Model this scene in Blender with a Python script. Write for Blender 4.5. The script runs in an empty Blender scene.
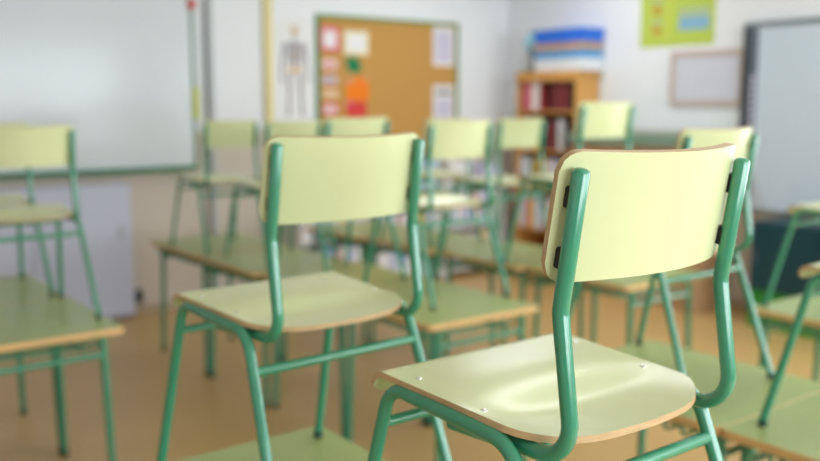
import bpy, bmesh, math, random
from mathutils import Vector, Matrix
random.seed(7)
S = bpy.context.scene
COL = S.collection

# ------------------------------------------------------------------ camera, world, light, exposure
# world axes: +x runs along the whiteboard wall to the right, +y towards that wall, z up
cam_d = bpy.data.cameras.new('camera')
cam_d.sensor_fit = 'HORIZONTAL'; cam_d.sensor_width = 36.0
cam_d.lens = 36.0 * 904.93 / 820.0
cam_d.clip_start = 0.05; cam_d.clip_end = 60
cam_d.dof.use_dof = True
cam_d.dof.focus_distance = 1.13
cam_d.dof.aperture_fstop = 2.35
cam_d.dof.aperture_blades = 9
cam = bpy.data.objects.new('camera', cam_d); COL.objects.link(cam)
cam.location = (0, 0, 1.5745)
cam.rotation_euler = (math.pi / 2 - 0.13958, 0, -0.65)
S.camera = cam

W = bpy.data.worlds.new('daylight'); S.world = W; W.use_nodes = True
W.node_tree.nodes['Background'].inputs[0].default_value = (0.80, 0.90, 1.0, 1)
W.node_tree.nodes['Background'].inputs[1].default_value = 1.7
S.view_settings.view_transform = 'Standard'
S.view_settings.look = 'None'
S.view_settings.gamma = 1.0
S.view_settings.use_curve_mapping = False
S.view_settings.exposure = 0.10

def area(name, loc, rot, sx, sy, power, col):
    d = bpy.data.lights.new(name, 'AREA'); d.shape = 'RECTANGLE'; d.size = sx; d.size_y = sy
    d.energy = power; d.color = col
    o = bpy.data.objects.new(name, d); COL.objects.link(o); o.location = loc; o.rotation_euler = rot
    return o
XR, YF, XL, YB, ZC = 6.176, 6.549, -2.6, -3.0, 3.0
WIN_R = [(0.45, 2.05, 72), (-1.45, 0.15, 78), (-2.5, -1.7, 18)]   # right wall windows (y range, daylight watts)
WIN_B = [(-0.4, 2.5, 142), (2.9, 5.8, 150)]                                     # back wall windows (x range, watts)
for a, b, p_ in WIN_R:      # daylight coming in through the right wall windows
    area('window_daylight', (XR + 0.32, (a + b) / 2, 1.75), (0, math.pi / 2, 0), 1.7, b - a, p_, (0.86, 0.945, 1.0))
for a, b, p_ in WIN_B:      # daylight coming in through the back windows
    area('window_daylight', ((a + b) / 2, YB - 0.32, 1.75), (math.pi / 2, 0, 0), b - a, 1.7, p_, (0.875, 0.95, 1.0))
FILL_LAMPS = [(0.6, 5.0, 0), (2.9, 2.4, 12), (4.9, 5.0, 22), (4.9, 2.6, 12)]      # x, y, watts (0: switched off); unseen lamps added as fill light
for x, y, p_ in FILL_LAMPS:
    if not p_: continue
    area('fill_lamp_light', (x, y, ZC - 0.075), (0, 0, 0), 1.15, 0.28, p_, (0.93, 0.96, 1.0))  # added fill: brightens the walls, puts a streak on the nearest seat

# ------------------------------------------------------------------ materials
def lin(c):
    c /= 255.0
    return c / 12.92 if c <= 0.04045 else ((c + 0.055) / 1.055) ** 2.4
def rgb(r, g, b): return (lin(r), lin(g), lin(b), 1.0)
MATS = {}
def mat(name, c, rough=0.5, spec=0.5, metal=0.0, var=0.0, scale=8.0, stretch=(1, 1, 1), coat=0.0, bump=0.0):
    m = bpy.data.materials.new(name); m.use_nodes = True
    nt = m.node_tree; b = nt.nodes['Principled BSDF']
    b.inputs['Base Color'].default_value = rgb(*c); b.inputs['Roughness'].default_value = rough
    b.inputs['Metallic'].default_value = metal; b.inputs['Specular IOR Level'].default_value = spec
    b.inputs['Coat Weight'].default_value = coat; b.inputs['Coat Roughness'].default_value = 0.12
    if var or bump:
        tc = nt.nodes.new('ShaderNodeTexCoord'); mp = nt.nodes.new('ShaderNodeMapping')
        mp.inputs['Scale'].default_value = stretch
        nz = nt.nodes.new('ShaderNodeTexNoise'); nz.inputs['Scale'].default_value = scale; nz.inputs['Detail'].default_value = 5
        nt.links.new(tc.outputs['Object'], mp.inputs[0]); nt.links.new(mp.outputs[0], nz.inputs['Vector'])
        if var:
            mx = nt.nodes.new('ShaderNodeMix'); mx.data_type = 'RGBA'
            k0, k1 = 1 - var, 1 + var
            base = rgb(*c)
            mx.inputs['A'].default_value = (base[0] * k0, base[1] * k0, base[2] * k0, 1)
            mx.inputs['B'].default_value = (min(1, base[0] * k1), min(1, base[1] * k1), min(1, base[2] * k1), 1)
            nt.links.new(nz.outputs['Fac'], mx.inputs['Factor']); nt.links.new(mx.outputs['Result'], b.inputs['Base Color'])
        if bump:
            bp = nt.nodes.new('ShaderNodeBump'); bp.inputs['Strength'].default_value = bump; bp.inputs['Distance'].default_value = 0.002
            nt.links.new(nz.outputs['Fac'], bp.inputs['Height']); nt.links.new(bp.outputs['Normal'], b.inputs['Normal'])
    MATS[name] = m
    return m
mat('chair_laminate', (202, 208, 162), 0.25, 0.36, var=0.03, scale=14)
mat('desk_laminate', (152, 166, 104), 0.28, 0.36, var=0.04, scale=10)
mat('plywood_edge', (188, 158, 116), 0.5, 0.4, var=0.22, scale=30, stretch=(1, 1, 9))
mat('beech_edge', (206, 168, 112), 0.45, 0.4, var=0.10, scale=16)
mat('green_tube', (50, 136, 104), 0.2, 0.6, var=0.04, scale=20, coat=0.5)
mat('black_plastic', (24, 26, 26), 0.5, 0.4)
mat('dark_rubber', (36, 70, 60), 0.6, 0.3)
mat('chrome_rivet', (225, 225, 222), 0.22, 0.6, metal=0.9)
mat('rack_wire', (58, 140, 104), 0.25, 0.6, coat=0.2)
mat('white_paint', (230, 233, 238), 0.7, 0.3, var=0.02, scale=3, bump=0.05)
mat('dado_paint', (200, 190, 178), 0.6, 0.3, var=0.03, scale=3, bump=0.05)
mat('ceiling_paint', (235, 235, 232), 0.8, 0.2, var=0.01)
mat('vinyl_floor', (198, 163, 106), 0.34, 0.45, var=0.10, scale=2.2)
mat('skirting_paint', (176, 156, 134), 0.5, 0.4, var=0.04)
mat('board_enamel', (212, 218, 224), 0.16, 0.35)
mat('board_frame_green', (44, 118, 78), 0.5, 0.3, var=0.03)
mat('screen_white', (192, 206, 220), 0.45, 0.4)
mat('screen_frame', (112, 124, 128), 0.4, 0.5)
mat('screen_dark', (84, 94, 108), 0.4, 0.5)
mat('screen_black', (28, 34, 38), 0.4, 0.5)
mat('cork', (190, 146, 82), 0.85, 0.2, var=0.12, scale=60, bump=0.3)
mat('cork_frame_green', (92, 136, 72), 0.5, 0.3, var=0.03)
mat('paper_white', (230, 230, 232), 0.8, 0.2, var=0.01)
mat('paper_cream', (232, 224, 190), 0.8, 0.2, var=0.01)
mat('paper_pink', (222, 96, 132), 0.8, 0.2, var=0.02)
mat('paper_orange', (238, 128, 36), 0.8, 0.2, var=0.04)
mat('paper_red', (214, 70, 68), 0.8, 0.2, var=0.03)
mat('paper_green', (36, 128, 82), 0.8, 0.2, var=0.03)
mat('paper_tan', (206, 150, 110), 0.8, 0.2, var=0.03)
mat('paper_lilac', (200, 196, 216), 0.8, 0.2, var=0.02)
mat('poster_lime', (184, 203, 88), 0.6, 0.3, var=0.03)
mat('poster_yellow', (200, 208, 84), 0.6, 0.3, var=0.03)
mat('poster_amber', (190, 156, 70), 0.6, 0.3, var=0.05)
mat('poster_blue', (134, 178, 208), 0.6, 0.3, var=0.05)
mat('poster_grey', (120, 140, 150), 0.6, 0.3, var=0.05)
mat('ink_grey', (136, 130, 140), 0.8, 0.2, var=0.05)
mat('ink_bone', (224, 200, 172), 0.8, 0.2, var=0.05)
mat('yellow_paint', (224, 212, 155), 0.5, 0.4, var=0.02)
mat('grey_paint', (178, 182, 184), 0.5, 0.4, var=0.02)
mat('panel_lilac', (196, 200, 220), 0.5, 0.4, var=0.02)
mat('frame_pink_wood', (196, 178, 168), 0.5, 0.4, var=0.05)
mat('frame_sheet', (206, 208, 222), 0.5, 0.4, var=0.01)
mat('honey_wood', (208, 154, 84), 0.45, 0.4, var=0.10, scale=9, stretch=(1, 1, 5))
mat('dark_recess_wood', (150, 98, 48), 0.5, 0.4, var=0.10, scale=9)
mat('pale_shelf', (222, 220, 220), 0.5, 0.4, var=0.02)
mat('box_blue', (36, 108, 216), 0.4, 0.4, var=0.04)
mat('box_tan', (190, 156, 130), 0.5, 0.4, var=0.04)
mat('box_sky', (66, 158, 220), 0.4, 0.4, var=0.04)
mat('box_white', (224, 228, 234), 0.5, 0.4, var=0.02)
mat('globe_sea', (150, 196, 216), 0.35, 0.5)
mat('globe_land', (170, 190, 150), 0.4, 0.5, var=0.1)
mat('teal_lacquer', (12, 60, 70), 0.4, 0.5, var=0.06)
mat('bright_green', (40, 136, 52), 0.5, 0.4, var=0.05)
mat('cupboard_top', (126, 152, 134), 0.5, 0.4, var=0.04)
mat('cupboard_wood', (188, 150, 112), 0.5, 0.4, var=0.06)
mat('lamp_white', (235, 235, 235), 0.5, 0.3)
for n_, c_ in dict(red=(150, 52, 58), pink=(214, 120, 136), white=(228, 228, 230), blue=(70, 120, 190), pale_blue=(176, 200, 226),
                   yellow=(232, 186, 44), dark=(52, 44, 48), green=(70, 140, 90), lilac=(190, 186, 212), orange=(220, 120, 50), cream=(228, 216, 186)).items():
    mat('cover_' + n_, c_, 0.45, 0.4, var=0.04)
def glass():
    m = bpy.data.materials.new('window_glass'); m.use_nodes = True; nt = m.node_tree
    nt.nodes.remove(nt.nodes['Principled BSDF'])
    t = nt.nodes.new('ShaderNodeBsdfTransparent'); g = nt.nodes.new('ShaderNodeBsdfGlossy'); g.inputs['Roughness'].default_value = 0.02
    mx = nt.nodes.new('ShaderNodeMixShader'); mx.inputs[0].default_value = 0.06
    nt.links.new(t.outputs[0], mx.inputs[1]); nt.links.new(g.outputs[0], mx.inputs[2])
    nt.links.new(mx.outputs[0], nt.nodes['Material Output'].inputs[0]); MATS['window_glass'] = m
glass()
def fill_lamp_mat():  # glowing cover of the added ceiling fill lamps
    m = bpy.data.materials.new('fill_lamp_diffuser'); m.use_nodes = True; b = m.node_tree.nodes['Principled BSDF']
    b.inputs['Base Color'].default_value = (0.9, 0.9, 0.9, 1); b.inputs['Emission Color'].default_value = (1, 0.96, 0.9, 1)
    b.inputs['Emission Strength'].default_value = 0.8; MATS['fill_lamp_diffuser'] = m
fill_lamp_mat()

# ------------------------------------------------------------------ mesh helpers
def obj(name, bm, mats, parent=None, smooth=False, loc=(0, 0, 0)):
    me = bpy.data.meshes.new(name)
    bmesh.ops.recalc_face_normals(bm, faces=bm.faces)
    bm.to_mesh(me); bm.free()
    for mm in ([mats] if isinstance(mats, str) else mats): me.materials.append(MATS[mm])
    if smooth:
        for p in me.polygons: p.use_smooth = True
    o = bpy.data.objects.new(name, me); COL.objects.link(o)
    o.location = loc
    if parent is not None: o.parent = parent
    return o
def tag(o, label, cat, group=None):
    o['label'] = label; o['category'] = cat
    if group: o['group'] = group
    return o
def struct(o):
    o['kind'] = 'structure'; return o
def thing(name, label, cat, loc=(0, 0, 0), rotz=0.0, group=None):
    o = bpy.data.objects.new(name, None); COL.objects.link(o)
    o.location = loc; o.rotation_euler = (0, 0, rotz); o.empty_display_size = 0.1
    return tag(o, label, cat, group)
def copy_tree(o, parent=None):
    c = o.copy(); COL.objects.link(c)
    if parent is not None: c.parent = parent
    for ch in list(o.children): copy_tree(ch, c)
    return c
def box(bm, x0, x1, y0, y1, z0, z1, mi=0):
    vs = [bm.verts.new((x, y, z)) for z in (z0, z1) for y in (y0, y1) for x in (x0, x1)]
    for f in ((0, 1, 3, 2), (4, 5, 7, 6), (0, 1, 5, 4), (2, 3, 7, 6), (0, 2, 6, 4), (1, 3, 7, 5)):
        bm.faces.new([vs[i] for i in f]).material_index = mi
    return bm
def bbox(x0, x1, y0, y1, z0, z1, bev=0.004):
    bm = bmesh.new(); box(bm, x0, x1, y0, y1, z0, z1)
    if bev: bmesh.ops.bevel(bm, geom=bm.edges[:], offset=bev, segments=2, affect='EDGES', profile=0.6)
    return bm
def fillet(pts, rad, n=8):
    P = [Vector(p) for p in pts]
    out = [P[0]]
    for i in range(1, len(P) - 1):
        r = rad[i - 1] if isinstance(rad, (list, tuple)) else rad
        a = (P[i - 1] - P[i]); b = (P[i + 1] - P[i]); la, lb = a.length, b.length
        a.normalize(); b.normalize()
        th = a.angle(b); d = min(r / math.tan(th / 2), la * 0.48, lb * 0.48)
        rr = d * math.tan(th / 2)
        bis = (a + b).normalized(); c = P[i] + bis * (rr / math.sin(th / 2))
        s = P[i] + a * d - c; e = P[i] + b * d - c
        ax = s.cross(e).normalized(); ang = s.angle(e)
        for k in range(n + 1): out.append(c + Matrix.Rotation(ang * k / n, 3, ax) @ s)
    out.append(P[-1])
    return out
def tube(bm, path, r, seg=14, cap=True, dome=False, mi=0):
    rings = []
    n = len(path); up = None
    for i, p in enumerate(path):
        t = (path[min(i + 1, n - 1)] - path[max(i - 1, 0)]).normalized()
        if up is None:
            up = Vector((1, 0, 0)) if abs(t.x) < 0.8 else Vector((0, 1, 0))
        u_ = (up - t * up.dot(t)).normalized(); v_ = t.cross(u_); up = u_
        rings.append((p, u_, v_, t, r))
    if dome:
        p, u_, v_, t, _ = rings[-1]
        for k in (0.35, 0.65, 0.88):
            rings.append((p + t * (r * 0.62 * math.sin(k * math.pi / 2)), u_, v_, t, r * math.cos(k * math.pi / 2) ** 0.8))
    vr = [[bm.verts.new(p + (u_ * math.cos(2 * math.pi * k / seg) + v_ * math.sin(2 * math.pi * k / seg)) * rr) for k in range(seg)]
          for p, u_, v_, t, rr in rings]
    for a, b in zip(vr, vr[1:]):
        for k in range(seg): bm.faces.new((a[k], a[(k + 1) % seg], b[(k + 1) % seg], b[k])).material_index = mi
    if cap:
        bm.faces.new(vr[0][::-1]).material_index = mi; bm.faces.new(vr[-1]).material_index = mi
    return bm
def rod(p, q, r, seg=12): return tube(bmesh.new(), [Vector(p), Vector(q)], r, seg)
def smooth_sharp(o, ang=40):
    for p in o.data.polygons: p.use_smooth = True
    o.data.set_sharp_from_angle(angle=math.radians(ang))
    return o

# ------------------------------------------------------------------ the room
struct(obj('floor', box(bmesh.new(), XL, XR, YB, YF, -0.1, 0.0), 'vinyl_floor'))
struct(obj('ceiling', box(bmesh.new(), XL, XR, YB, YF, ZC, ZC + 0.1), 'ceiling_paint'))
DZ = 1.36
def two_tone(name, x0, x1, y0, y1):
    bm = bmesh.new(); box(bm, x0, x1, y0, y1, 0, DZ, 1); box(bm, x0, x1, y0, y1, DZ, ZC, 0)
    return struct(obj(name, bm, ['white_paint', 'dado_paint']))
two_tone('wall_front', XL - 0.1, XR + 0.1, YF, YF + 0.12)
two_tone('wall_left', XL - 0.12, XL, YB - 0.1, YF)
WZ0, WZ1 = 0.9, 2.6
def pierced(name, axis, lo, hi, wins):
    bm = bmesh.new()
    def add(a, b, z0, z1, mi):
        if axis == 'y': box(bm, XR, XR + 0.14, a, b, z0, z1, mi)
        else: box(bm, a, b, YB - 0.14, YB, z0, z1, mi)
    e = lo
    for a, b, _ in sorted(wins):
        add(e, a, 0, DZ, 1); add(e, a, DZ, ZC, 0); add(a, b, 0, WZ0, 1); add(a, b, WZ1, ZC, 0); e = b
    add(e, hi, 0, DZ, 1); add(e, hi, DZ, ZC, 0)
    return struct(obj(name, bm, ['white_paint', 'dado_paint']))
pierced('wall_right', 'y', YB - 0.1, YF, WIN_R)
pierced('wall_back', 'x', XL, XR, WIN_B)
wi = 0
for axis, wins in (('y', WIN_R), ('x', WIN_B)):
    for a, b, _ in wins:
        wi += 1
        bm = bmesh.new(); t = 0.05
        def addw(p, q, z0, z1, d0=0.03, d1=0.09):
            if axis == 'y': box(bm, XR + d0, XR + d1, p, q, z0, z1)
            else: box(bm, p, q, YB - d1, YB - d0, z0, z1)
        addw(a, a + t, WZ0, WZ1); addw(b - t, b, WZ0, WZ1); addw(a + t, b - t, WZ0, WZ0 + t); addw(a + t, b - t, WZ1 - t, WZ1)
        m_ = (a + b) / 2; addw(m_ - t / 2, m_ + t / 2, WZ0 + t, WZ1 - t)
        w = struct(obj('window_%d' % wi, bm, 'lamp_white'))
        bm = bmesh.new(); addw(a + t, b - t, WZ0 + t, WZ1 - t, 0.056, 0.062)
        obj('pane', bm, 'window_glass', w)
struct(obj('baseboard_front', box(bmesh.new(), XL, XR - 0.012, YF - 0.012, YF, 0, 0.07), 'skirting_paint'))
struct(obj('baseboard_right', box(bmesh.new(), XR - 0.012, XR, YB, YF, 0, 0.07), 'skirting_paint'))
struct(obj('trim_1', bbox(3.505, 3.585, YF - 0.03, YF, 0.07, 2.9, 0.006), 'yellow_paint'))   # yellow upright strip
struct(obj('trim_2', bbox(3.005, 3.06, YF - 0.05, YF, 0.07, 2.95, 0.01), 'grey_paint'))     # grey conduit beside the board
for i, (x, y, p_) in enumerate(FILL_LAMPS):
    r_ = thing('fill_lamp', 'long white ceiling lamp out of view, added as fill light', 'lamp', (x, y, ZC - 0.07), 0, 'added fill lamps on the ceiling')
    obj('housing', bbox(-0.62, 0.62, -0.17, 0.17, 0.02, 0.07), 'lamp_white', r_)
    obj('diffuser', bbox(-0.6, 0.6, -0.15, 0.15, 0.0, 0.02), 'fill_lamp_diffuser' if p_ else 'lamp_white', r_)

# ------------------------------------------------------------------ school desk
DT = 0.72
def build_desk(label):
    r = thing('school_desk', label, 'desk', (0, 0, 0), 0, 'green topped school desks')
    hx, hy, th, cr = 0.30, 0.345, 0.024, 0.022
    bm = bmesh.new(); ring = []
    for sx, sy, a0 in ((1, 1, 0), (-1, 1, 90), (-1, -1, 180), (1, -1, 270)):
        for k in range(6):
            a = math.radians(a0 + 90 * k / 5)
            ring.append((sx * (hx - cr) + cr * math.cos(a), sy * (hy - cr) + cr * math.sin(a)))
    lo = [bm.verts.new((x, y, DT - th)) for x, y in ring]
    lo2 = [bm.verts.new((x, y, DT - 0.002)) for x, y in ring]
    hi = [bm.verts.new((x * (1 - 0.002 / hx), y * (1 - 0.002 / hy), DT)) for x, y in ring]
    n = len(ring)
    bm.faces.new(hi); bm.faces.new(lo[::-1]).material_index = 1
    for p, q in ((lo, lo2), (lo2, hi)):
        for k in range(n): bm.faces.new((p[k], p[(k + 1) % n], q[(k + 1) % n], q[k])).material_index = 1
    obj('desktop', bm, ['desk_laminate', 'beech_edge'], r)
    lx, ly = 0.225, 0.305
    for sx in (-1, 1):
        for sy in (-1, 1):
            top = Vector((sx * lx, sy * ly, DT - th - 0.001)); ft = Vector((sx * (lx + 0.012), sy * (ly + 0.022), 0.015))
            lg = smooth_sharp(obj('leg', tube(bmesh.new(), [ft, top], 0.0145), 'green_tube', r))
            smooth_sharp(obj('foot_cap', rod((ft.x, ft.y, 0.0), (ft.x, ft.y, 0.03), 0.0158), 'dark_rubber', lg))
    zr = 0.615
    for sy in (-1, 1):      # low cross rails between the legs
        smooth_sharp(obj('cross_rail', rod((-lx, sy * (ly + 0.003), zr), (lx, sy * (ly + 0.003), zr), 0.011), 'green_tube', r))
    for sx in (-1, 1):      # top rails under the board
        smooth_sharp(obj('top_rail', rod((sx * 0.19, -ly, DT - th - 0.0095), (sx * 0.19, ly, DT - th - 0.0095), 0.008), 'green_tube', r))
    bm = bmesh.new()        # wire book rack
    for y in [-0.27 + 0.06 * i for i in range(10)]:
        tube(bm, fillet([(-0.272, y, DT - th - 0.004), (-0.272, y, 0.652), (0.215, y, 0.635), (0.215, y, DT - th - 0.004)], 0.02, 4), 0.0055, 8)
    for x in (-0.16, 0.15): tube(bm, [Vector((x, -0.30, 0.636)), Vector((x, 0.30, 0.636))], 0.0055, 8)
    smooth_sharp(obj('book_rack', bm, 'rack_wire', r))
    return r
desk0 = build_desk('')
used_d = []
def place_desk(x, y, label):
    d = desk0 if not used_d else copy_tree(desk0)
    used_d.append(d); d.location = (x, y, 0); d['label'] = label
place_desk(0.92, 0.965, 'school desk carrying the nearest chair, mostly below the frame')
place_desk(0.92, 1.660, 'school desk under the second nearest chair, its bare corner at bottom centre')
place_desk(0.885, 3.720, 'school desk at left with beech edge toward us, under the nearer left chair')
place_desk(0.885, 4.415, 'school desk at far left under the chair cut by the left frame edge')
place_desk(2.35, 0.995, 'school desk at bottom right corner with wire book rack showing under its edge')
place_desk(2.35, 1.6855, 'green topped school desk at right behind the nearest chair, under the bluish chair legs')
place_desk(2.43, 3.020, 'school desk in the middle with a bright beech corner, behind the second nearest chair')
place_desk(2.43, 3.715, 'school desk mostly hidden behind the backrest and seat of the second nearest chair')
place_desk(2.40, 4.410, 'school desk just left of the second nearest chair, below the whiteboard corner side')
place_desk(2.40, 5.130, 'farthest desk of the middle column, its end standing below the whiteboard corner')
place_desk(3.71, 1.770, 'school desk at right edge in front of the dark teal cupboard')
place_desk(3.64, 3.050, 'school desk seen under the backrest of the nearest chair, legs behind bluish chair leg')
place_desk(3.60, 3.745, 'school desk in the right column just left of the nearest chair backrest')
place_desk(3.55, 4.440, 'school desk in the right column seen between the two nearest chairs, before pale shelves')
place_desk(3.52, 5.135, 'farthest desk of the right column, glimpsed under the second nearest backrest')

# ------------------------------------------------------------------ classroom chair (local +y is where the sitter faces)
def build_chair(label):
    r = thing('classroom_chair', label, 'chair', (0, 0, 0), 0, 'pale green classroom chairs standing on the desks')
    # seat: a moulded plywood sheet with rolled front edge, shallow saddle and arched rear edge
    bm = bmesh.new(); NX, NY = 40, 40; grid = []
    for i in range(NX + 1):
        s = -math.cos(math.pi * i / NX) * 0.55 + (2 * i / NX - 1) * 0.45
        a = abs(s)
        c0 = 0.45; rc = 0.055
        rear_c = 0 if a < c0 else rc * (1 - math.sqrt(max(0, 1 - ((a - c0) / (1 - c0)) ** 2)))
        c1 = 0.86; rf = 0.026
        front_c = 0 if a < c1 else rf * (1 - math.sqrt(max(0, 1 - ((a - c1) / (1 - c1)) ** 2)))
        yb = -0.214 + 0.030 * s * s + rear_c; yf = 0.198 - front_c
        col = []
        for j in range(NY + 1):
            t = j / NY; L = yb + (yf - yb) * t
            hw = 0.2005 - 0.013 * max(0, (0.12 - L)) / 0.34
            z = 0.4447 - 0.045 * (0.076 - L)
            y = L
            if L > 0.132:       # rolled front edge
                rr = 0.030; ph = min((L - 0.132) / rr, 1.6)
                z = 0.4472; y = 0.132 + rr * math.sin(ph); z -= rr * (1 - math.cos(ph))
            g = math.exp(-((L + 0.105) / (0.055 if L > -0.105 else 0.13)) ** 2)
            z -= 0.015 * g * (1 - a ** 3.5)
            z += 0.006 * math.exp(-((L - 0.02) / 0.10) ** 2) * (1 - a ** 2) * (L < 0.132)
            col.append(bm.verts.new((s * hw, y, z)))
        grid.append(col)
    for i in range(NX):
        for j in range(NY): bm.faces.new((grid[i][j], grid[i + 1][j], grid[i + 1][j + 1], grid[i][j + 1]))
    seat = obj('seat', bm, ['chair_laminate', 'plywood_edge'], r, True)
    md = seat.modifiers.new('thickness', 'SOLIDIFY'); seat.modifiers.new('split', 'EDGE_SPLIT').split_angle = math.radians(50); md.thickness = 0.0095; md.offset = -1; md.material_offset_rim = 1; md.use_even_offset = False
    for x, y in ((-0.172, 0.076), (0.172, 0.076), (-0.172, -0.068), (0.172, -0.068)):
        b = bmesh.new(); bmesh.ops.create_uvsphere(b, u_segments=12, v_segments=8, radius=0.0052)
        bmesh.ops.scale(b, vec=(1, 1, 0.4), verts=b.verts)
        obj('rivet', b, 'chrome_rivet', seat, True, (x, y, 0.4450 - 0.045 * (0.076 - y) - (0.0030 if y < 0 else -0.0005)))
    # side frames: inverted U, front leg - seat rail - rear leg
    for s in (-1, 1):
        path = fillet([(s * .2168, .2261, .012), (s * .1955, .1174, .4275), (s * .1955, -.1510, .4155), (s * .2168, -.2988, .012)], [0.042, 0.060], 9)
        lf = smooth_sharp(obj('leg_frame', tube(bmesh.new(), path, 0.0108, 16), 'green_tube', r))
        for y, dy in ((.2261, -.0265), (-.2988, .0366)):
            p = Vector((s * .2168, y, 0.0)); d = Vector((s * -.0021, dy * 0.1, 0.041)).normalized()
            smooth_sharp(obj('foot_cap', rod(p + d * 0.001, p + d * 0.018, 0.0122), 'dark_rubber', lf))
    # back uprights: run under the seat, bend up, kink, carry the backrest
    pb, pt = Vector((0, -.1765, .6335)), Vector((0, -.2055, .7985))
    for s in (-1, 1):
        path = fillet([(s * .1707, .0, .3985), (s * .1707, -.2305, .4115), (s * .1695, -.2028, .5990), (s * .1680, -.2290, .7715)], [0.048, 0.05], 10)
        up = smooth_sharp(obj('upright', tube(bmesh.new(), path, 0.0112, 18, dome=True), 'green_tube', r))
        for z in (0.744, 0.668):
            t = (z - .632) / .165; y = pb.y + (pt.y - pb.y) * t
            b = bmesh.new(); box(b, -0.010, 0.004, -0.023, 0.001, -0.0135, 0.0135)
            bmesh.ops.bevel(b, geom=b.edges[:], offset=0.0015, segments=2, affect='EDGES')
            bmesh.ops.transform(b, matrix=Matrix.Translation((s * 0.169, y - 0.004, z)) @ Matrix.Diagonal((s, 1, 1, 1)) @ Matrix.Rotation(0.187, 4, 'X'), verts=b.verts)
            obj('spacer', b, 'black_plastic', up)
    # backrest: curved sheet bowing backwards
    bm = bmesh.new(); NX, NZ = 36, 14; grid = []
    hw, H, sag, cr = 0.1800, 0.1660, 0.045, 0.026
    for i in range(NX + 1):
        s = -math.cos(math.pi * i / NX) * 0.6 + (2 * i / NX - 1) * 0.4
        x = s * hw; e = max(0, abs(x) - (hw - cr)) / cr
        cut = cr * (1 - math.sqrt(max(0, 1 - e * e)))
        col = []
        for j in range(NZ + 1):
            h0 = cut + 0.001 * (1 - s * s); h1 = H - cut - 0.005 * (1 - s * s)
            h = h0 + (h1 - h0) * j / NZ
            t = h / 0.165
            p = pb + (pt - pb) * t
            col.append(bm.verts.new((x, p.y - sag * (1 - s * s), p.z)))
        grid.append(col)
    for i in range(NX):
        for j in range(NZ): bm.faces.new((grid[i][j], grid[i + 1][j], grid[i + 1][j + 1], grid[i][j + 1]))
    br = obj('backrest', bm, ['chair_laminate', 'plywood_edge'], r, True)
    md = br.modifiers.new('thickness', 'SOLIDIFY'); br.modifiers.new('split', 'EDGE_SPLIT').split_angle = math.radians(50); md.thickness = 0.0145; md.offset = 0; md.material_offset_rim = 1
    # crossbars
    def on(a, b, z): t = (a[1] - z) / (a[1] - b[1]); return a[0] + (b[0] - a[0]) * t
    yr = on((-.1510, .4155), (-.2988, 0), .344); xr_ = on((.1955, .4155), (.2168, 0), .344)
    smooth_sharp(obj('crossbar', rod((-xr_, yr, .344), (xr_, yr, .344), 0.0098), 'green_tube', r))
    yf_ = on((.1174, .4275), (.2261, 0), .366); xf = on((.1955, .4275), (.2168, 0), .366)
    smooth_sharp(obj('crossbar', rod((-xf, yf_, .366), (xf, yf_, .366), 0.0088), 'green_tube', r))
    return r
chair0 = build_chair('')
used_c = []
def place_chair(x, y, rz, sc, label):
    c = chair0 if not used_c else copy_tree(chair0)
    used_c.append(c); c.location = (x, y, DT + 0.0005); c.rotation_euler = (0, 0, rz); c.scale = (sc, sc, sc); c['label'] = label
    return c
place_chair(0.9786, 0.963, 0.0087, 1.0, 'nearest and sharpest chair, pale backrest on green tubes, right of centre')
second = place_chair(0.9627, 1.6936, 0.0457, 1.006, 'second nearest chair, slightly blurred, left of centre on its own desk')
for ch in second.children:      # this chair's backrest is screwed on a little lower
    if ch.name.startswith('backrest'): ch.location.z -= 0.008
place_chair(0.945, 3.87, 0.0, 0.965, 'blurred chair on the left desk, in front of the whiteboard lower edge')
place_chair(0.925, 4.44, 0.0, 0.965, 'chair at far left cut by the frame, half hidden behind another left chair')
place_chair(2.375, 1.055, 0.0, 1.0, 'chair entering at the right edge, only its seat front and one leg showing')
place_chair(2.352, 1.795, 0.0, 0.98, 'chair directly behind the nearest one, backrest beside the grey edged screen')
place_chair(2.530, 3.180, 0.0, 0.98, 'blurred chair between the two nearest chairs, below right end of the cork board')
place_chair(2.400, 3.780, 0.0, 0.99, 'blurred chair peeking over the second nearest backrest, under orange and red papers')
place_chair(2.430, 4.420, 0.0, 0.955, 'blurred chair under the skeleton poster, left of the second nearest backrest top')
place_chair(2.365, 5.030, 0.0, 0.95, 'darker green blurred chair right beside the whiteboard lower corner')
place_chair(3.690, 1.860, 0.0, 0.98, 'chair at right edge in front of the dark teal cupboard, upper of two seats')
place_chair(3.530, 3.255, 0.0, 1.08, 'tall blurred chair in front of the wooden bookcase side')
place_chair(3.530, 3.836, 0.0, 0.968, 'blurred chair in front of the open bookcase shelves, left of the tall chair')
place_chair(3.560, 4.500, 0.0, 0.96, 'chair hidden behind another blurred chair, only its green frame showing through')

# ------------------------------------------------------------------ front wall things
def wall_thing(name, label, cat, x, z, group=None, y=YF): return thing(name, label, cat, (x, y, z), 0, group)
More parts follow.
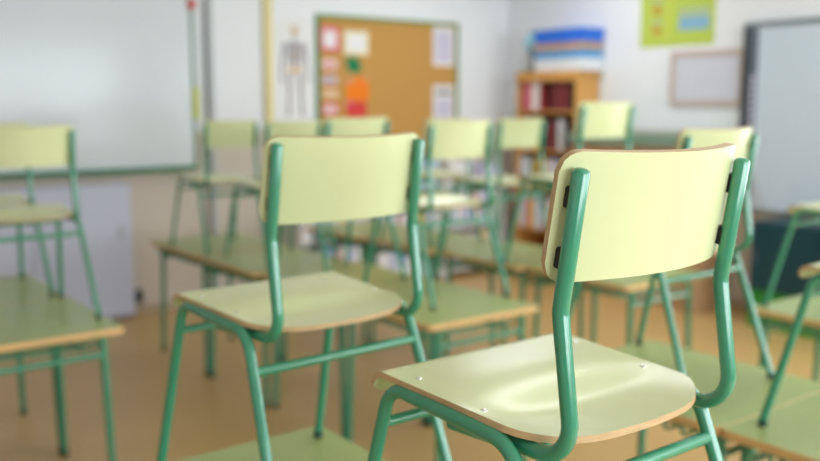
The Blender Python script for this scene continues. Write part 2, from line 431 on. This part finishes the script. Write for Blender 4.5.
# whiteboard
x0, x1, z0, z1 = 0.25, 2.908, 1.070, 2.47
r = wall_thing('whiteboard', 'glossy whiteboard with green frame reflecting the windows', 'whiteboard', (x0 + x1) / 2, z0)
hx = (x1 - x0) / 2; hz = z1 - z0
obj('writing_surface', box(bmesh.new(), -hx + 0.02, hx - 0.02, -0.022, -0.004, 0.03, hz - 0.02), 'board_enamel', r)
obj('back_panel', box(bmesh.new(), -hx + 0.01, hx - 0.01, -0.004, -0.001, 0.01, hz - 0.01), 'grey_paint', r)
bm = bmesh.new()
box(bm, -hx, hx, -0.032, -0.001, 0, 0.035); box(bm, -hx, hx, -0.032, -0.001, hz - 0.03, hz)
box(bm, -hx, -hx + 0.025, -0.032, -0.001, 0.035, hz - 0.03); box(bm, hx - 0.022, hx, -0.026, -0.001, 0.035, hz - 0.03)
obj('frame', bm, 'board_frame_green', r)
obj('pen_tray', bbox(-hx + 0.1, hx - 0.1, -0.085, -0.032, 0.0, 0.012), 'board_frame_green', r)
tag(obj('magnet', bbox(-0.028, 0.028, -0.012, 0, -0.035, 0.035), 'paper_red', loc=(2.897, YF - 0.0325, 2.31)), 'small red magnet on the whiteboard frame near the top', 'magnet')
tag(obj('ruler', bbox(-0.022, 0.022, -0.010, 0, -0.12, 0.12), 'poster_yellow', loc=(2.908, YF - 0.0325, 1.575)), 'short yellow strip on the right frame of the whiteboard', 'ruler')
# lilac panel under the whiteboard
r = wall_thing('low_cupboard', 'pale lilac flat cupboard on the wall under the whiteboard', 'cupboard', 1.3, 0)
obj('carcass', bbox(-1.05, 1.05, -0.10, -0.013, 0.02, 1.0), 'panel_lilac', r)
for i in range(3):
    d_ = obj('door', bbox(-1.045 + 0.698 * i, -1.045 + 0.698 * i + 0.693, -0.115, -0.1005, 0.05, 0.99), 'panel_lilac', r)
    obj('handle', bbox(-1.045 + 0.698 * i + 0.60, -1.045 + 0.698 * i + 0.62, -0.125, -0.1155, 0.6, 0.7, 0.003), 'grey_paint', d_)
r = thing('wall_socket', 'small dark socket box low on the wall beside the lilac cupboard', 'socket', (2.40, YF, 0.14))
obj('box', bbox(-0.035, 0.035, -0.035, -0.0005, -0.05, 0.05), 'screen_dark', r)
obj('plate', bbox(-0.028, 0.028, -0.04, -0.0352, -0.042, 0.042, 0.002), 'screen_black', r)

def sheet(name, label, cat, x0, x1, z0, z1, m, y, border=None, bcol=None, group=None, bands=()):
    bm = bmesh.new(); w = (x1 - x0) / 2; h = (z1 - z0) / 2; mats = [m]
    if border:
        mats.append(bcol)
        box(bm, -w, w, -0.0016, 0, -h, h, 1); box(bm, -w + border, w - border, -0.0022, -0.0016, -h + border, h - border, 0)
    else: box(bm, -w, w, -0.0016, 0, -h, h, 0)
    for fx0, fx1, fz0, fz1, mm in bands:
        if mm not in mats: mats.append(mm)
        box(bm, -w + 2 * w * fx0, -w + 2 * w * fx1, -0.0030, -0.0022, -h + 2 * h * fz0, -h + 2 * h * fz1, mats.index(mm))
    return tag(obj(name, bm, mats, None, False, ((x0 + x1) / 2, y, (z0 + z1) / 2)), label, cat, group)
# cork board
x0, x1, z0, z1 = 3.995, 5.525, 1.10, 2.305
r = wall_thing('cork_board', 'large cork notice board in a thin green frame', 'notice board', (x0 + x1) / 2, z0)
hx = (x1 - x0) / 2; hz = z1 - z0
obj('cork_sheet', box(bmesh.new(), -hx + 0.02, hx - 0.02, -0.016, -0.001, 0.02, hz - 0.02), 'cork', r)
bm = bmesh.new()
box(bm, -hx, hx, -0.028, -0.001, 0, 0.025); box(bm, -hx, hx, -0.028, -0.001, hz - 0.028, hz)
box(bm, -hx, -hx + 0.03, -0.028, -0.001, 0.025, hz - 0.028); box(bm, hx - 0.03, hx, -0.028, -0.001, 0.025, hz - 0.028)
obj('frame', bm, 'cork_frame_green', r)
yc = YF - 0.0165
gp = 'papers pinned to the cork board'
T = (0.12, 0.88)
sheet('pinned_paper', 'white paper with pink border, top left of the cork board', 'paper', 4.035, 4.215, 2.01, 2.205, 'paper_white', yc, 0.028, 'paper_pink', gp)
sheet('pinned_paper', 'second paper down the left edge of the cork board, pale pink on tan', 'paper', 4.035, 4.205, 1.845, 1.955, 'paper_white', yc, 0.022, 'paper_tan', gp, [(0.25, 0.75, 0.3, 0.65, 'cover_pink')])
sheet('pinned_paper', 'third paper down the left edge of the cork board, lilac tinted', 'paper', 4.035, 4.205, 1.725, 1.815, 'paper_lilac', yc, 0.016, 'paper_tan', gp, [(0.25, 0.75, 0.35, 0.6, 'ink_grey')])
sheet('pinned_paper', 'fourth paper down the left edge of the cork board, cream on tan', 'paper', 4.035, 4.205, 1.60, 1.70, 'paper_cream', yc, 0.022, 'paper_tan', gp, [(0.2, 0.7, 0.3, 0.6, 'paper_tan')])
sheet('pinned_paper', 'lowest paper on the left edge of the cork board with pinkish border', 'paper', 4.035, 4.205, 1.475, 1.575, 'paper_white', yc, 0.02, 'paper_red', gp, [(0.2, 0.8, 0.4, 0.6, 'cover_pink')])
sheet('pinned_paper', 'large cream bordered white paper near top of the cork board', 'paper', 4.265, 4.515, 1.985, 2.185, 'paper_white', yc, 0.03, 'paper_cream', gp)
sheet('pinned_paper', 'dark green paper cutout below the cream bordered paper', 'paper', 4.285, 4.435, 1.835, 1.965, 'paper_green', yc, None, None, gp, [(0.0, 0.2, 0.0, 0.25, 'cork'), (0.8, 1.0, 0.75, 1.0, 'cork')])
sheet('pinned_paper', 'bright orange paper pinned on the cork board', 'paper', 4.285, 4.515, 1.60, 1.80, 'paper_orange', yc, None, None, gp, [(0.0, 0.35, 0.7, 1.0, 'paper_tan'), (0.75, 1.0, 0.8, 1.0, 'paper_tan')])
sheet('pinned_paper', 'red paper pinned just under the orange one', 'paper', 4.285, 4.49, 1.46, 1.59, 'paper_red', yc, None, None, gp, [(0.0, 0.3, 0.7, 1.0, 'paper_pink')])
sheet('pinned_paper', 'upper white sheet at the right end of the cork board', 'paper', 5.23, 5.478, 1.915, 2.26, 'paper_white', yc, None, None, gp, [(0.1, 0.9, 0.1, 0.9, 'paper_lilac')])
sheet('pinned_paper', 'lower white sheet at the right end of the cork board', 'paper', 5.23, 5.478, 1.42, 1.74, 'paper_white', yc, None, None, gp, [(0.1, 0.9, 0.72, 0.86, 'ink_grey'), (0.1, 0.9, 0.1, 0.6, 'paper_lilac')])
# skeleton poster
bm = bmesh.new(); w, h = 0.15, 0.40
box(bm, -w, w, -0.002, 0, -h, h, 0)
def blob(cx, cz, rx, rz, mi, d=0.004, n=16):
    top = [bm.verts.new((cx + rx * math.cos(2 * math.pi * k / n), -d, cz + rz * math.sin(2 * math.pi * k / n))) for k in range(n)]
    bot = [bm.verts.new((v.co.x, -0.002, v.co.z)) for v in top]
    bm.faces.new(top).material_index = mi
    for k in range(n): bm.faces.new((top[k], top[(k + 1) % n], bot[(k + 1) % n], bot[k])).material_index = mi
def bone(xa, za, xb, zb, r_, mi=1): tube(bm, [Vector((xa, -0.003, za)), Vector((xb, -0.003, zb))], r_, 6, mi=mi)
blob(0, 0.315, 0.036, 0.05, 2); blob(-0.013, 0.32, 0.009, 0.010, 1, 0.005); blob(0.013, 0.32, 0.009, 0.010, 1, 0.005); blob(0, 0.275, 0.018, 0.008, 1, 0.005)
bone(0, 0.26, 0, 0.0, 0.008)
for i in range(6):
    z = 0.19 - 0.026 * i; ww = 0.075 - 0.004 * abs(i - 2)
    for s in (-1, 1): bone(0, z + 0.012, s * ww, z, 0.006); bone(s * ww, z, s * ww * 0.9, z - 0.02, 0.006)
bone(-0.10, 0.205, 0.10, 0.205, 0.008)
blob(-0.035, 0.0, 0.04, 0.035, 2); blob(0.035, 0.0, 0.04, 0.035, 2); blob(0, 0.13, 0.03, 0.06, 2, 0.003)
for s in (-1, 1):
    bone(s * 0.10, 0.205, s * 0.115, 0.06, 0.009); bone(s * 0.115, 0.06, s * 0.125, -0.06, 0.008); blob(s * 0.125, -0.08, 0.014, 0.022, 1)
    bone(s * 0.045, -0.02, s * 0.055, -0.19, 0.012); bone(s * 0.055, -0.19, s * 0.06, -0.35, 0.010); blob(s * 0.07, -0.36, 0.022, 0.010, 1)
tag(obj('skeleton_poster', bm, ['paper_white', 'ink_grey', 'ink_bone'], None, False, (3.795, YF - 0.0005, 1.845)), 'white poster with a grey human skeleton drawing left of the cork board', 'poster')

# ------------------------------------------------------------------ bookcases with books
def shelf_unit(name, label, cat, x0, x1, y0, y1, z1, levels, m, m_in, front):
    """open bookcase; front = '-x' or '-y' is the open side"""
    t = 0.022
    r = thing(name, label, cat, ((x0 + x1) / 2, (y0 + y1) / 2, 0))
    hx, hy = (x1 - x0) / 2, (y1 - y0) / 2
    if front == '-x':
        obj('side_panel', bbox(-hx, hx, -hy, -hy + t, 0, z1 - t, 0.002), m, r); obj('side_panel', bbox(-hx, hx, hy - t, hy, 0, z1 - t, 0.002), m, r)
        obj('back_panel', box(bmesh.new(), hx - 0.01, hx - 0.0005, -hy + t, hy - t, 0.02, z1 - t), m_in, r)
        for z in levels: obj('shelf', bbox(-hx + 0.004, hx - 0.01, -hy + t, hy - t, z, z + t, 0.002), m, r)
    else:
        obj('side_panel', bbox(-hx, -hx + t, -hy, hy, 0, z1 - t, 0.002), m, r); obj('side_panel', bbox(hx - t, hx, -hy, hy, 0, z1 - t, 0.002), m, r)
        obj('back_panel', box(bmesh.new(), -hx + t, hx - t, hy - 0.01, hy - 0.0005, 0.02, z1 - t), m_in, r)
        for z in levels: obj('shelf', bbox(-hx + t, hx - t, -hy + 0.004, hy - 0.01, z, z + t, 0.002), m, r)
    obj('top_panel', bbox(-hx, hx, -hy, hy, z1 - t, z1, 0.002), m, r)
    if front == '-x': obj('fascia', bbox(-hx - 0.012, -hx - 0.0005, -hy, hy, z1 - 0.085, z1, 0.002), m, r)
    return r
def make_book(name, w, d, h, cover, label, group):
    """book standing with its spine towards local -y; width along x"""
    b = thing(name, label, 'book', (0, 0, 0), 0, group)
    bm = bmesh.new()
    box(bm, -w / 2, -w / 2 + 0.003, -d / 2, d / 2, 0, h); box(bm, w / 2 - 0.003, w / 2, -d / 2, d / 2, 0, h); box(bm, -w / 2 + 0.003, w / 2 - 0.003, -d / 2, -d / 2 + 0.003, 0, h)
    obj('cover', bm, cover, b)
    obj('pages', box(bmesh.new(), -w / 2 + 0.0032, w / 2 - 0.0032, -d / 2 + 0.0032, d / 2 - 0.004, 0.003, h - 0.004), 'paper_white', b)
    return b
WORD = dict(red='red', pink='pink', white='white', blue='blue', pale_blue='pale blue', yellow='yellow', dark='dark', green='green', lilac='lilac', orange='orange', cream='cream')
# tall wooden bookcase in the corner, open side towards -x
BX0, BX1, BY0, BY1, BZ = 5.87, 6.16, 5.372, 6.10, 1.855
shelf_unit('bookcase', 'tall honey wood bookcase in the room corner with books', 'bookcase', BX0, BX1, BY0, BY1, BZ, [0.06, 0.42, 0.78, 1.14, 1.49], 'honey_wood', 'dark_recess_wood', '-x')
rows = [(1.512, ['red', 'pink', 'pink', 'white', 'white', 'red', None, None, 'dark', 'red', 'dark', 'red', 'dark'], 'top shelf of the corner bookcase'),
        (1.162, ['pink', 'white', 'white', 'yellow', 'yellow', 'orange', 'dark', 'dark', 'red', 'dark', 'white', None, 'dark'], 'second shelf of the corner bookcase'),
        (0.802, ['white', 'pale_blue', 'white', 'green', 'yellow', 'red', 'yellow', 'white', 'lilac', 'white', None, 'blue', 'white'], 'middle shelf of the corner bookcase'),
        (0.442, ['white', 'lilac', 'orange', 'yellow', 'white', 'pale_blue', 'white', 'red', 'white', 'cream', 'white', 'blue', 'lilac'], 'fourth shelf of the corner bookcase')]
ORD = ['first', 'second', 'third', 'fourth', 'fifth', 'sixth', 'seventh', 'eighth', 'ninth', 'tenth', 'eleventh', 'twelfth', 'thirteenth', 'fourteenth', 'fifteenth', 'sixteenth', 'seventeenth', 'eighteenth', 'nineteenth', 'twentieth']
for z, seq, where in rows:
    y = BY1 - 0.03; k = 0
    for cname in seq:
        wdt = random.uniform(0.042, 0.052); y -= wdt + 0.001
        if cname is None: continue
        k += 1
        b = make_book('book', wdt, 0.20, random.uniform(0.24, 0.29), 'cover_' + cname, '%s book, %s from the left on the %s' % (WORD[cname], ORD[k - 1], where), 'books in the corner bookcase')
        b.location = (BX0 + 0.125, y + wdt / 2, z + 0.0008); b.rotation_euler = (0, 0, -math.pi / 2)
# stacked flat boxes on the bookcase
def crate(name, label, z0, z1, m, lid):
    r = thing(name, label, 'box', (6.02, 5.615, z0), 0, 'flat boxes stacked on the bookcase')
    h = z1 - z0 - 0.001
    obj('body', bbox(-0.138, 0.138, -0.28, 0.28, 0, h * 0.72, 0.004), m, r)
    obj('lid', bbox(-0.142, 0.142, -0.285, 0.285, h * 0.72 + 0.0003, h, 0.004), lid, r)
crate('storage_box', 'white box at the bottom of the stack on the wooden bookcase', BZ + 0.0005, 1.965, 'box_white', 'box_white')
crate('storage_box', 'light blue box, second from bottom on the wooden bookcase', 1.966, 2.028, 'box_sky', 'box_sky')
crate('storage_box', 'tan box between the two blue boxes on the bookcase', 2.029, 2.098, 'box_tan', 'box_tan')
crate('storage_box', 'deep blue box on top of the stack on the bookcase', 2.099, 2.215, 'box_blue', 'box_blue')
# globe
r = thing('globe', 'pale blue globe on a dark stand left of the blue boxes', 'globe', (5.99, 6.01, BZ + 0.0005))
bm = bmesh.new(); bmesh.ops.create_uvsphere(bm, u_segments=28, v_segments=18, radius=0.098)
bmesh.ops.translate(bm, vec=(0, 0, 0.265), verts=bm.verts)
for f in bm.faces:
    c = f.calc_center_median()
    if math.sin(c.x * 37 + 1) + math.sin(c.y * 29 + c.z * 31) > 0.75: f.material_index = 1
obj('ball', bm, ['globe_sea', 'globe_land'], r, True)
bm = bmesh.new(); arc = [Vector((0, 0.112 * math.cos(a), 0.265 + 0.112 * math.sin(a))) for a in [math.radians(-90 + 10 * k) for k in range(19)]]
tube(bm, arc, 0.005, 8); smooth_sharp(obj('meridian_arm', bm, 'screen_dark', r))
bm = bmesh.new(); tube(bm, [Vector((0, 0, 0)), Vector((0, 0, 0.022))], 0.085, 24); tube(bm, [Vector((0, 0, 0.022)), Vector((0, 0, 0.155))], 0.022, 16)
smooth_sharp(obj('stand', bm, 'screen_black', r))

# pale low shelf units under the cork board
units = [(3.62, 4.36), (4.37, 5.11), (5.12, 5.84)]
ulab = ['left one of the pale low shelf units under the cork board', 'middle one of the pale low shelf units under the cork board', 'right one of the pale low shelf units, beside the wooden bookcase']
seqs = [['white', 'pale_blue', 'white', 'lilac', 'white', 'blue', 'white', 'pink', 'white', 'pale_blue', 'lilac', 'white', 'green', 'white'],
        ['white', 'white', 'lilac', 'pale_blue', 'white', 'blue', 'white', 'white', 'yellow', 'white', 'pale_blue', 'white', 'lilac', 'white'],
        ['lilac', 'white', 'pale_blue', 'white', 'red', 'white', 'white', 'blue', 'white', 'yellow', 'white', 'lilac', 'white', 'white']]
for ui, (a, b) in enumerate(units):
    side = ['left', 'middle', 'right'][ui]
    shelf_unit('low_shelf', ulab[ui], 'shelf', a, b, 6.20, 6.53, 0.86, [0.06, 0.45], 'pale_shelf', 'pale_shelf', '-y')
    for lz, lname in ((0.082, 'bottom'), (0.472, 'upper')):
        x = a + 0.03; k = 0
        seq = seqs[(ui + (lz > 0.3)) % 3]
        for cname in seq:
            wdt = random.uniform(0.040, 0.050)
            if x + wdt > b - 0.03: break
            k += 1
            bk = make_book('binder', wdt, 0.24, random.uniform(0.27, 0.33), 'cover_' + cname, '%s binder, %s from left on %s shelf of the %s low unit' % (WORD[cname], ORD[k - 1], lname, side), 'binders in the low shelf units')
            bk['category'] = 'binder'
            bk.location = (x + wdt / 2, 6.335, lz + 0.0008); x += wdt + 0.001
tops = [('storage_tray', 'pale blue tray on the left low shelf unit', 3.80, 0.26, 0.20, 'cover_pale_blue'), ('storage_tray', 'white tray beside the pale blue one on the left low unit', 4.15, 0.26, 0.16, 'cover_white'),
        ('storage_tray', 'lilac tray on the middle low shelf unit', 4.58, 0.28, 0.20, 'cover_lilac'), ('storage_tray', 'pale blue tray on the middle low shelf unit', 4.92, 0.26, 0.22, 'cover_pale_blue'),
        ('storage_tray', 'white tray on the right low shelf unit', 5.32, 0.28, 0.20, 'cover_white'), ('storage_tray', 'lilac tray near the bookcase on the right low unit', 5.65, 0.26, 0.16, 'cover_lilac')]
for nm, lb, x, w, h, m in tops:
    r = thing(nm, lb, 'tray', (x, 6.36, 0.8605), 0, 'trays on the low shelf units')
    bm = bmesh.new(); box(bm, -w / 2, w / 2, -0.13, 0.13, 0, 0.006)
    box(bm, -w / 2, w / 2, -0.13, -0.124, 0.006, h); box(bm, -w / 2, w / 2, 0.124, 0.13, 0.006, h)
    box(bm, -w / 2, -w / 2 + 0.006, -0.124, 0.124, 0.006, h); box(bm, w / 2 - 0.006, w / 2, -0.124, 0.124, 0.006, h)
    obj('tub', bm, m, r)
    obj('paper_pile', bbox(-w / 2 + 0.012, w / 2 - 0.012, -0.115, 0.115, 0.0065, h - 0.03, 0.002), 'paper_white', r)

# ------------------------------------------------------------------ right wall things
# lime poster
bm = bmesh.new(); y0, y1, z0, z1 = 4.245, 4.955, 2.03, 2.90
def pbox(a, b, c, d, mi, dx=0.0025): box(bm, -dx, 0, a, b, c, d, mi)
W2, H2 = (y1 - y0) / 2, (z1 - z0) / 2
pbox(-W2, W2, -H2, H2, 0, 0.002)
for k in range(5):
    z = -H2 + 0.13 + 0.165 * k
    n = 14; c0 = W2 - 0.165
    vs = [bm.verts.new((-0.004, c0 + 0.05 * math.cos(2 * math.pi * i / n), z + 0.045 * math.sin(2 * math.pi * i / n))) for i in range(n)]
    vb = [bm.verts.new((-0.002, v.co.y, v.co.z)) for v in vs]
    bm.faces.new(vs).material_index = 2
    for i in range(n): bm.faces.new((vs[i], vs[(i + 1) % n], vb[(i + 1) % n], vb[i])).material_index = 2
    pbox(c0 - 0.065, c0 + 0.065, z + 0.058, z + 0.082, 4, 0.003)
pbox(W2 - 0.29, W2 - 0.265, -H2 + 0.04, H2 - 0.04, 1, 0.003)
for k in range(3):
    zb = -H2 + 0.12 + 0.29 * k
    pbox(-W2 + 0.05, -W2 + 0.33, zb, zb + 0.10, 3, 0.003); pbox(-W2 + 0.05, -W2 + 0.33, zb + 0.10, zb + 0.17, 4, 0.003)
    if k: pbox(-W2 + 0.08, -W2 + 0.30, zb + 0.03, zb + 0.09, 5, 0.004)
tag(obj('wall_chart', bm, ['poster_lime', 'poster_yellow', 'poster_amber', 'poster_blue', 'globe_land', 'poster_grey'], None, False, (XR - 0.0005, (y0 + y1) / 2, (z0 + z1) / 2)), 'lime green chart with amber spots and blue pictures, high on right wall', 'poster')
# framed pale sheet
y0, y1, z0, z1 = 3.96, 4.625, 1.555, 1.985
r = thing('framed_board', 'pale lilac sheet in a pinkish frame between chart and screen', 'framed board', (XR, (y0 + y1) / 2, z0))
hw_, hz = (y1 - y0) / 2, z1 - z0; t = 0.045
obj('sheet', box(bmesh.new(), -0.012, -0.001, -hw_ + t, hw_ - t, t, hz - t), 'frame_sheet', r)
bm = bmesh.new()
box(bm, -0.022, -0.001, -hw_, hw_, 0, t); box(bm, -0.022, -0.001, -hw_, hw_, hz - t, hz); box(bm, -0.022, -0.001, -hw_, -hw_ + t, t, hz - t); box(bm, -0.022, -0.001, hw_ - t, hw_, t, hz - t)
obj('frame', bm, 'frame_pink_wood', r)
# interactive board
y0, y1, z0, z1 = 2.35, 3.945, 0.775, 2.165
r = thing('interactive_board', 'grey white interactive board with dark button strip on its left edge', 'screen', (XR, (y0 + y1) / 2, z0))
hw_, hz = (y1 - y0) / 2, z1 - z0
obj('housing', bbox(-0.070, -0.001, -hw_, hw_, 0, hz, 0.008), 'screen_frame', r)
obj('screen_surface', box(bmesh.new(), -0.074, -0.0705, -hw_ + 0.03, hw_ - 0.125, 0.02, hz - 0.045), 'screen_white', r)
obj('edge_strip', box(bmesh.new(), -0.076, -0.0705, hw_ - 0.045, hw_ - 0.002, 0.004, hz - 0.03), 'screen_black', r)
st = obj('button_strip', box(bmesh.new(), -0.075, -0.0705, hw_ - 0.124, hw_ - 0.046, 0.02, hz - 0.045), 'screen_dark', r)
for k in range(16):
    obj('button', bbox(-0.0785, -0.0752, hw_ - 0.112, hw_ - 0.076, 0.22 + 0.05 * k, 0.22 + 0.05 * k + 0.03, 0.001), 'paper_lilac', st)
obj('pen_ledge', bbox(-0.11, -0.0765, hw_ - 0.10, hw_ - 0.03, 0.03, 0.07, 0.003), 'frame_pink_wood', r)
# teal cupboard under the screen
r = thing('teal_cupboard', 'dark teal cupboard with bright green plinth under the screen', 'cupboard', (5.95, 2.85, 0))
obj('plinth', bbox(-0.195, 0.20, -0.735, 0.73, 0, 0.27), 'bright_green', r)
obj('carcass', bbox(-0.20, 0.21, -0.74, 0.72, 0.2705, 0.755), 'teal_lacquer', r)
for k in range(3):
    d_ = obj('door', bbox(-0.218, -0.2005, -0.735 + 0.485 * k, -0.735 + 0.485 * k + 0.48, 0.28, 0.745, 0.003), 'teal_lacquer', r)
    obj('handle', bbox(-0.232, -0.2185, -0.30 + 0.485 * k, -0.28 + 0.485 * k, 0.45, 0.55, 0.003), 'screen_dark', d_)
# wooden cupboard with grey green top along the right wall
r = thing('side_cupboard', 'low wooden cupboard with grey green top along the right wall', 'cupboard', (5.95, 4.62, 0))
obj('carcass', bbox(-0.18, 0.21, -0.60, 0.70, 0.0, 1.245), 'cupboard_wood', r)
obj('countertop', bbox(-0.21, 0.213, -0.62, 0.71, 1.2455, 1.335), 'cupboard_top', r)
for k in range(3):
    d_ = obj('door', bbox(-0.197, -0.1805, -0.595 + 0.432 * k, -0.595 + 0.432 * k + 0.427, 0.06, 1.2, 0.003), 'cupboard_wood', r)
    obj('handle', bbox(-0.210, -0.1975, -0.22 + 0.432 * k, -0.20 + 0.432 * k, 0.65, 0.77, 0.003), 'grey_paint', d_)
